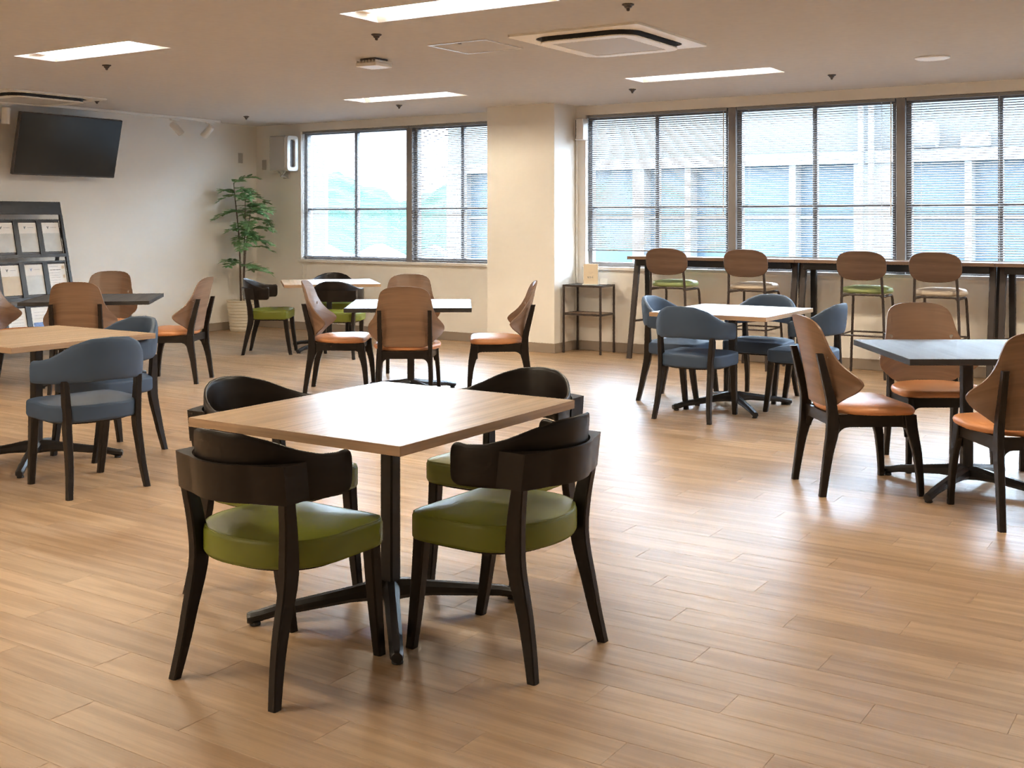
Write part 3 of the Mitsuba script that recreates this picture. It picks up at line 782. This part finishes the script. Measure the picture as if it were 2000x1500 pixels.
# -- plywood shell chair with an orange seat
def shell_mesh():
    prof = np.array([(.440, .150), (.452, .178), (.475, .208), (.495, .232), (.52, .264), (.545, .282), (.57, .289), (.595, .283), (.62, .266), (.65, .243), (.68, .226), (.74, .206), (.80, .194), (.84, .182), (.866, .160), (.882, .128), (.891, .085), (.8945, .04)])
    zz = np.concatenate([np.linspace(.44, .84, 30), [.853, .866, .875, .882, .887, .891, .8945]])
    ww = np.interp(zz, prof[:, 0], prof[:, 1])
    from scipy.interpolate import PchipInterpolator
    ww = PchipInterpolator(prof[:, 0], prof[:, 1])(zz)
    us = np.sin(np.linspace(-PI / 2, PI / 2, 31))
    th = .011
    front = np.zeros((len(zz), len(us), 3))
    for i, (z, w) in enumerate(zip(zz, ww)):
        k = float(np.interp(z, [.44, .50, .57, .65, .75, .90], [.05, .085, .115, .095, .06, .045]))
        yc = -.200 - (z - .44) * .19 - .04 * max(0, z - .7)
        for j, u in enumerate(us):
            x = u * w
            y = yc + k * max(0.0, (abs(x) - .10) / .19) ** 1.5 + .02 * (x / .2) ** 2
            front[i, j] = (x, y, z)
    back = front + np.array([0, -th, 0])
    ny_, nx_ = front.shape[:2]
    v = np.concatenate([front.reshape(-1, 3), back.reshape(-1, 3)])
    f, o = [], ny_ * nx_
    id_ = lambda i, j: i * nx_ + j
    for i in range(ny_ - 1):
        for j in range(nx_ - 1):
            a, b, c_, d = id_(i, j), id_(i, j + 1), id_(i + 1, j + 1), id_(i + 1, j)
            f += [(a, c_, b), (a, d, c_), (a + o, b + o, c_ + o), (a + o, c_ + o, d + o)]
    edge = [id_(0, j) for j in range(nx_)] + [id_(i, nx_ - 1) for i in range(1, ny_)] + [id_(ny_ - 1, j) for j in range(nx_ - 2, -1, -1)] + [id_(i, 0) for i in range(ny_ - 2, 0, -1)]
    for a, b in zip(edge, edge[1:] + edge[:1]):
        f += [(a, b, b + o), (a, b + o, a + o)]
    m = trimesh.Trimesh(v, f, process=False)
    if m.volume < 0: m.invert()
    return m

def ply_parts():
    sr = star_ring(.238, .256, .20, p_front=7.0, p_rear=2.6)
    sr[:, 0] *= 1 - .22 * np.clip(-sr[:, 1] / .2 + .1, 0, 1)
    out = [('seat', shape(pad(sr, [(.03, .405), (.010, .408), (.002, .418), (.0, .428), (.006, .440), (.022, .449), (.06, .456), (.12, .461), (.18, .463)]), 'orange_leather', 60))]
    sh = trimesh.graph.smooth_shade(shell_mesh(), angle=math.radians(40))
    out.append(('backrest', mikit.ply(sh, 'walnut', smooth=True, uv=uvs(sh, (1, 0, 0), (0, .5, 1)))))
    for s in (-1, 1):
        b = moved(trimesh.creation.cylinder(.011, .008, sections=16).apply_transform(trimesh.transformations.rotation_matrix(PI / 2, [1, 0, 0])), s * .178, -.215, .700)
        out.append(('>bolt', mikit.ply(b, 'steel', smooth=30)))
    fx = lambda y: .180 + .030 * (y + .2) / .42          # half width of the side frame in plan
    for s in (-1, 1):
        out.append(('leg', wood(leg_mesh([(0, s * .235, .245, .028, .030), (.20, s * .226, .232, .030, .042), (.345, s * .216, .203, .032, .060), (.405, s * .214, .196, .032, .064)], 12))))
    for s in (-1, 1):
        out.append(('leg', wood(leg_mesh([(0, s * .197, -.250, .030, .034), (.20, s * .192, -.220, .031, .046), (.36, s * .188, -.193, .032, .064), (.44, s * .187, -.197, .032, .050), (.58, s * .187, -.228, .030, .042), (.715, s * .187, -.262, .028, .034)], 20))))
    for s in (-1, 1):
        arc = [(-.19, .406), (.20, .406), (.20, .29)] + [(.20 - .055 + .055 * math.cos(t) - .0, .29 + .055 * math.sin(t)) for t in np.linspace(0, PI / 2, 7)][0:] + [(-.17 + .06 - .06 * math.sin(t), .345 - .055 * (1 - math.cos(t))) for t in np.linspace(0, PI / 2, 7)] + [(-.19, .29)]
        m = extrude(Polygon(arc).buffer(0), .024)
        yy, zz = m.vertices[:, 0].copy(), m.vertices[:, 1].copy()
        m.vertices = np.column_stack([s * fx(yy) + (m.vertices[:, 2] - .012), yy, zz])
        if m.volume < 0: m.invert()
        out.append(('side_rail', mikit.ply(m, 'dark_wood_plain')))
    for y, w, nm in ((.188, .20, 'front_rail'), (-.19, .175, 'rear_rail')):
        arc = [(-w, .406), (w, .406), (w, .29)] + [(w - .05 + .045 * math.cos(t) , .30 + .05 * math.sin(t)) for t in np.linspace(0, PI / 2, 6)] + [(-w + .05 - .045 * math.sin(t), .30 + .05 * math.cos(t)) for t in np.linspace(0, PI / 2, 6)] + [(-w, .29)]
        m = extrude(Polygon(arc).buffer(0), .022)
        m.vertices = np.column_stack([m.vertices[:, 0], y + m.vertices[:, 2] - .011, m.vertices[:, 1]])
        m.invert()
        out.append((nm, mikit.ply(m, 'dark_wood_plain')))
    return out
PLY = ply_parts()
def plychair(M, label):
    place(thing('plywood_chair', label, 'chair'), PLY, M)
plychair(pose(-1.726, 5.939, 38.8), 'walnut plywood chair with orange seat at the left of the right charcoal table')
plychair(cam_pose(2.405, 6.48, -90), 'walnut plywood chair with orange seat behind the right charcoal table, facing the camera')
plychair(cam_pose(2.373, 5.31, 90), 'walnut plywood chair cut by the right photo edge, its back to the camera')
plychair(cam_pose(3.06, 6.05, 180), 'plywood chair at the far right edge, only one leg showing')
plychair(cam_pose(-1.40, 9.27, 0), 'walnut plywood chair seen from the side at the left of the middle charcoal table')
plychair(cam_pose(-.80, 8.68, 91), 'walnut plywood chair, back to the camera, before the middle charcoal table')
plychair(cam_pose(-.10, 9.18, 182), 'walnut plywood chair seen from the side, standing alone before the pillar')
plychair(cam_pose(-.925, 10.03, -90), 'walnut plywood chair facing the camera behind the middle charcoal table')
plychair(cam_pose(-3.50, 9.29, 98), 'walnut plywood chair with its back to the camera before the brochure rack')
plychair(cam_pose(-3.82, 10.66, -84), 'walnut plywood chair facing the camera behind the left charcoal table')
plychair(cam_pose(-2.90, 9.83, 176), 'walnut plywood chair seen from the side at the right of the left charcoal table')
plychair(cam_pose(-4.20, 9.70, 4), 'walnut plywood chair cut by the left edge beside the brochure rack')

# ================================================================== bar tables and stools
def bar_parts(x0, x1):
    out = [('counter_top', shape(cbox(x0 + .002, x1 - .002, 10.23, 10.585, .99, 1.02, .002), 'bar_wood', False, ((1, 0, 0), (0, 1, .7))))]
    out.append(('apron', mikit.ply(cbox(x0 + .06, x1 - .06, 10.30, 10.33, .925, .99), 'black_metal')))
    out.append(('apron', mikit.ply(cbox(x0 + .06, x1 - .06, 10.50, 10.53, .925, .99), 'black_metal')))
    for xe, s in ((x0 + .04, 1), (x1 - .04, -1)):
        out.append(('leg', mikit.ply(leg_mesh([(0, xe, 10.20, .048, .040), (.5, xe, 10.30, .052, .044), (.99, xe, 10.395, .055, .048)], 4), 'brown_metal')))
        out.append(('leg', mikit.ply(leg_mesh([(0, xe + (.05 if s > 0 else .012), 10.535, .048, .040), (.99, xe + (.05 if s > 0 else .012), 10.515, .055, .048)], 3), 'black_metal')))
        out.append(('cross_bar', mikit.ply(tube([(xe, 10.27, .37), (xe + .045, 10.53, .37)], .011, 8), 'brown_metal', smooth=30)))
    return out
for x0, x1, lb in ((-5.255, -3.53, 'high brown counter table under the windows, nearest the black corner stand'),
                   (-3.53, -1.80, 'high brown counter table with black legs under the windows, behind the two right bar stools'),
                   (-1.80, -0.07, 'high brown counter table at the right edge of the photo')):
    place(thing('bar_table', lb, 'bar table'), bar_parts(x0, x1), None)

def stool_parts(padm):
    out = []
    ring = star_ring(.20, .212, .20, p_front=2.9, p_rear=2.9)
    out.append(('seat', shape(pad(ring, [(.03, .738), (.008, .742), (0, .755), (.004, .775), (.018, .788), (.06, .797), (.13, .802)]), padm, 60)))
    # plywood back, gently curved
    zc, hw, hh = .985, .216, .128
    rings = []
    o = oval_ring(2 * hw, 2 * hh, 44, 2.9)
    def at(q, dy): return (q[0], -.228 - .16 * (zc + q[1] - .75) + .035 * (q[0] / hw) ** 2 * 1.3 + dy, zc + q[1])
    lay = [(0.02, .006), (.5, .006), (.8, .006), (.97, .006), (1.0, .003), (1.0, -.003), (.97, -.006), (.8, -.006), (.5, -.006), (.02, -.006)]
    bm = skin([np.array([at(q * k, dy) for q in o]) for k, dy in lay])
    out.append(('backrest', shape(bm, 'stool_walnut', True, ((1, 0, 0), (0, 0, 1)))))
    r = .0115
    for s in (-1, 1):
        out.append(('leg', mikit.ply(tube(np.array([(s * .205, -.235, 0), (s * .19, -.205, .40), (s * .178, -.195, .70), (s * .172, -.206, .85), (s * .165, -.238, 1.04)]), r, 9, sub=24), 'brown_metal', smooth=40)))
    for s in (-1, 1):
        out.append(('leg', mikit.ply(tube(round_path([(s * .205, .215, 0), (s * .172, .175, .715), (s * .172, -.19, .715)], .05, 6), r, 9), 'brown_metal', smooth=40)))
    out.append(('seat_bar', mikit.ply(tube(round_path([(-.178, -.195, .690), (-.165, -.195, .728), (.165, -.195, .728), (.178, -.195, .690)], .02), .009, 8), 'brown_metal', smooth=40)))
    zf = .37
    ra, fa = (.191, -.207), (.189, .195)
    for p, q in (((-ra[0], ra[1]), (ra[0], ra[1])), ((-fa[0], fa[1]), (fa[0], fa[1])), ((-ra[0], ra[1]), (-fa[0], fa[1])), ((ra[0], ra[1]), (fa[0], fa[1]))):
        out.append(('footrest', mikit.ply(tube([(*p, zf), (*q, zf)], .008, 8), 'brown_metal', smooth=40)))
    return out
SG, SCm = stool_parts('green_pad'), stool_parts('cream_pad')
for x, prt, lb in ((-4.725, SG, 'tall bar stool with a pale green seat, leftmost of the four'), (-3.915, SCm, 'tall bar stool with a cream seat, second from the left'),
                   (-2.86, SG, 'tall bar stool with a pale green seat, third from the left'), (-2.235, SCm, 'tall bar stool with a cream seat, rightmost of the four')):
    place(thing('bar_stool', lb, 'stool'), prt, pose(x, 10.235, 90 + rng.uniform(-2, 2)))

# ================================================================== side stand with card
st = thing('side_stand', 'black metal two tier stand in the corner right of the pillar', 'side table')
sx0, sx1, sy0, sy1 = -6.03, -5.575, 10.27, 10.585
for x in (sx0, sx1 - .02):
    for y in (sy0, sy1 - .02):
        sub(st, 'leg', mikit.ply(cbox(x, x + .02, y, y + .02, 0, .712), 'brown_metal'))
for z in (.690, .395):
    sub(st, 'frame_rail', mikit.ply(cat(bx(sx0 + .02, sx1 - .02, sy0, sy0 + .02, z, z + .02), bx(sx0 + .02, sx1 - .02, sy1 - .02, sy1, z, z + .02), bx(sx0, sx0 + .02, sy0 + .02, sy1 - .02, z, z + .02), bx(sx1 - .02, sx1, sy0 + .02, sy1 - .02, z, z + .02)), 'brown_metal'))
    sub(st, 'shelf', mikit.ply(cbox(sx0 + .02, sx1 - .02, sy0 + .02, sy1 - .02, z + .008, z + .018, .001), 'charcoal_top' if z > .5 else 'bar_wood'))
cs = thing('card_stand', 'upright cream card in a clear holder on the black corner stand', 'sign')
M = pose(-5.775, 10.42, 110, .7085)
sub(cs, 'base', mikit.ply(cbox(-.085, .085, -.045, .06, 0, .008, .002), 'clear_acrylic'), M)
sub(cs, 'card', mikit.ply(cbox(-.075, .075, -.004, .004, .008, .215, .001), 'cream_paper'), M)
sub(cs, 'holder', mikit.ply(cbox(-.079, .079, .004, .008, .008, .22, .001), 'clear_acrylic'), M)
g = [(-.030, .085, .010, .003), (-.030, .078, .003, .018), (-.021, .078, .003, .016), (-.026, .074, .012, .003), (-.006, .084, .012, .003), (-.006, .076, .003, .020), (.002, .078, .010, .003), (.016, .080, .003, .018), (.022, .086, .010, .003), (.022, .074, .012, .003)]
ink = cat(*[bx(a - w / 2 - .0, a + w / 2, -.0048, -.004, b - h / 2, b + h / 2) for a, b, w, h in g])
sub(cs, 'lettering', mikit.ply(ink, 'print_dark'), M)
sub(cs, 'text_line', mikit.ply(cat(bx(-.03, .03, -.0048, -.004, .128, .131), bx(-.02, .02, -.0048, -.004, .118, .121), bx(-.035, .035, -.0048, -.004, .050, .052)), 'print_tan'), M)
pb = thing('leaflet_holder', 'small tilted clear holder beside the cream card on the corner stand', 'holder')
M = T().translate([-5.635, 10.44, .7085]).rotate([0, 0, 1], 20)
sub(pb, 'tray', mikit.ply(cbox(-.04, .04, -.03, .03, 0, .006, .001), 'black_metal'), M)
sub(pb, 'plate', mikit.ply(cbox(-.038, .038, -.004, .0, 0, .075, .001), 'clear_acrylic'), M @ T().translate([0, .0, .004]).rotate([1, 0, 0], -35))

# ================================================================== potted plant
pp = thing('potted_tree', 'artificial tree with feathery green leaves in a cream ribbed pot in the room corner', 'plant')
PX, PYY = -10.58, 10.12
M = T().translate([PX, PYY, 0])
prof = [(.001, 0), (.140, 0), (.146, .006)]
for k in range(9):
    z0 = .02 + k * .038
    r = .148 + .038 * (z0 / .37)
    prof += [(r, z0), (r + .005, z0 + .012), (r + .005, z0 + .024), (r, z0 + .034)]
prof += [(.192, .372), (.192, .385), (.178, .385), (.170, .35), (.001, .35)]
sub(pp, 'pot', mikit.ply(lathe(prof, 40), 'pot_ceramic', smooth=30), M)
sub(pp, 'soil', mikit.ply(lathe([(.001, .352), (.171, .352), (.16, .362), (.001, .366)], 24), 'soil', smooth=True), M)
stems = [np.array([(-.02, .0, .34), (-.035, .0, .75), (-.05, -.01, 1.2), (-.10, -.02, 1.62), (-.12, -.03, 1.85)]), np.array([(.05, -.02, .34), (.075, -.03, .80), (.13, -.04, 1.2), (.20, -.05, 1.5)]), np.array([(.0, .03, .34), (.0, .03, .9), (.03, .02, 1.35), (.05, .0, 1.72)])]
for sp, r in zip(stems, (.013, .010, .010)):
    sub(pp, 'stem', mikit.ply(tube(sp, np.linspace(r, r * .4, 20), 8, sub=20), 'bark', smooth=True), M)
def leaflet(L, W):
    xs = np.linspace(0, 1, 5)
    w = W * np.array([.05, .75, 1.0, .62, .04])
    v = [(x * L, -a, .0) for x, a in zip(xs, w)] + [(x * L, 0, .006 * math.sin(x * PI)) for x in xs] + [(x * L, a, 0) for x, a in zip(xs, w)]
    f = []
    for k in range(4):
        for o in (0, 5):
            f += [(o + k, o + k + 1, o + k + 6), (o + k, o + k + 6, o + k + 5)]
    return np.array(v), np.array(f)
def frond(base, az, up, L, r):
    """a feathery leaf: arching rachis with paired leaflets"""
    ts = np.linspace(0, 1, 9)
    d = np.array([math.cos(az), math.sin(az), 0])
    pts = np.array([base + d * L * t * math.cos(up) + np.array([0, 0, L * (t * math.sin(up) - .45 * t * t)]) for t in ts])
    ms = [tube(pts, np.linspace(.003, .0012, 9), 5)]
    sidev = np.cross([0, 0, 1], d)
    for k in range(2, 9):
        tan = pts[k] - pts[k - 1]; tan /= np.linalg.norm(tan)
        for s in ((-1, 1) if k < 8 else (-1, 0, 1)):
            ll = L * (.42 - .05 * abs(k - 5)) * r.uniform(.85, 1.1)
            v, f = leaflet(ll, ll * .24)
            fwd = tan * (.55 if s else 1) + sidev * s * .85
            fwd += np.array([0, 0, r.uniform(-.25, .2)]); fwd /= np.linalg.norm(fwd)
            nz = np.cross(fwd, sidev if s == 0 else tan); nz /= np.linalg.norm(nz)
            nz = nz if nz[2] > 0 else -nz
            yv = np.cross(nz, fwd)
            ms.append(trimesh.Trimesh(pts[k] + v[:, :1] * fwd + v[:, 1:2] * yv + v[:, 2:] * nz, f, process=False))
    return cat(*ms)
r2 = random.Random(21)
def at_stem(sp, z):
    return np.array([np.interp(z, sp[:, 2], sp[:, 0]), np.interp(z, sp[:, 2], sp[:, 1]), z])
fr_list = []
for sp, zs in ((stems[0], [.78, .80, .84, 1.20, 1.26, 1.34, 1.42, 1.50, 1.56, 1.62, 1.68, 1.74, 1.79, 1.83, 1.85]), (stems[1], [.74, .78, .80, 1.04, 1.10, 1.14, 1.18, 1.22, 1.26, 1.30, 1.35, 1.40, 1.44, 1.47, 1.50]), (stems[2], [1.08, 1.13, 1.18, 1.23, 1.28, 1.34, 1.39, 1.44, 1.5, 1.55, 1.6, 1.64, 1.68, 1.70, 1.72])):
    for i, z in enumerate(zs):
        fr_list.append((at_stem(sp, z), i * 2.4 + r2.uniform(-.4, .4), r2.uniform(.1, .75), r2.uniform(.26, .40)))
for b, az, up, L in fr_list:
    # leaves that would reach the two walls bend away from them
    d = np.array([math.cos(az), math.sin(az)])
    if PX + b[0] + d[0] * L * 1.15 < XL + .03: d[0] = abs(d[0])
    if PYY + b[1] + d[1] * L * 1.15 > YB - .03: d[1] = -abs(d[1])
    fm = frond(b, math.atan2(d[1], d[0]), up, L, r2)
    fm.apply_translation((max(0, XL + .015 - PX - fm.vertices[:, 0].min()), -max(0, fm.vertices[:, 1].max() + PYY - YB + .015), 0))
    sub(pp, 'leaf', mikit.ply(fm, 'leaf', smooth=False), M)
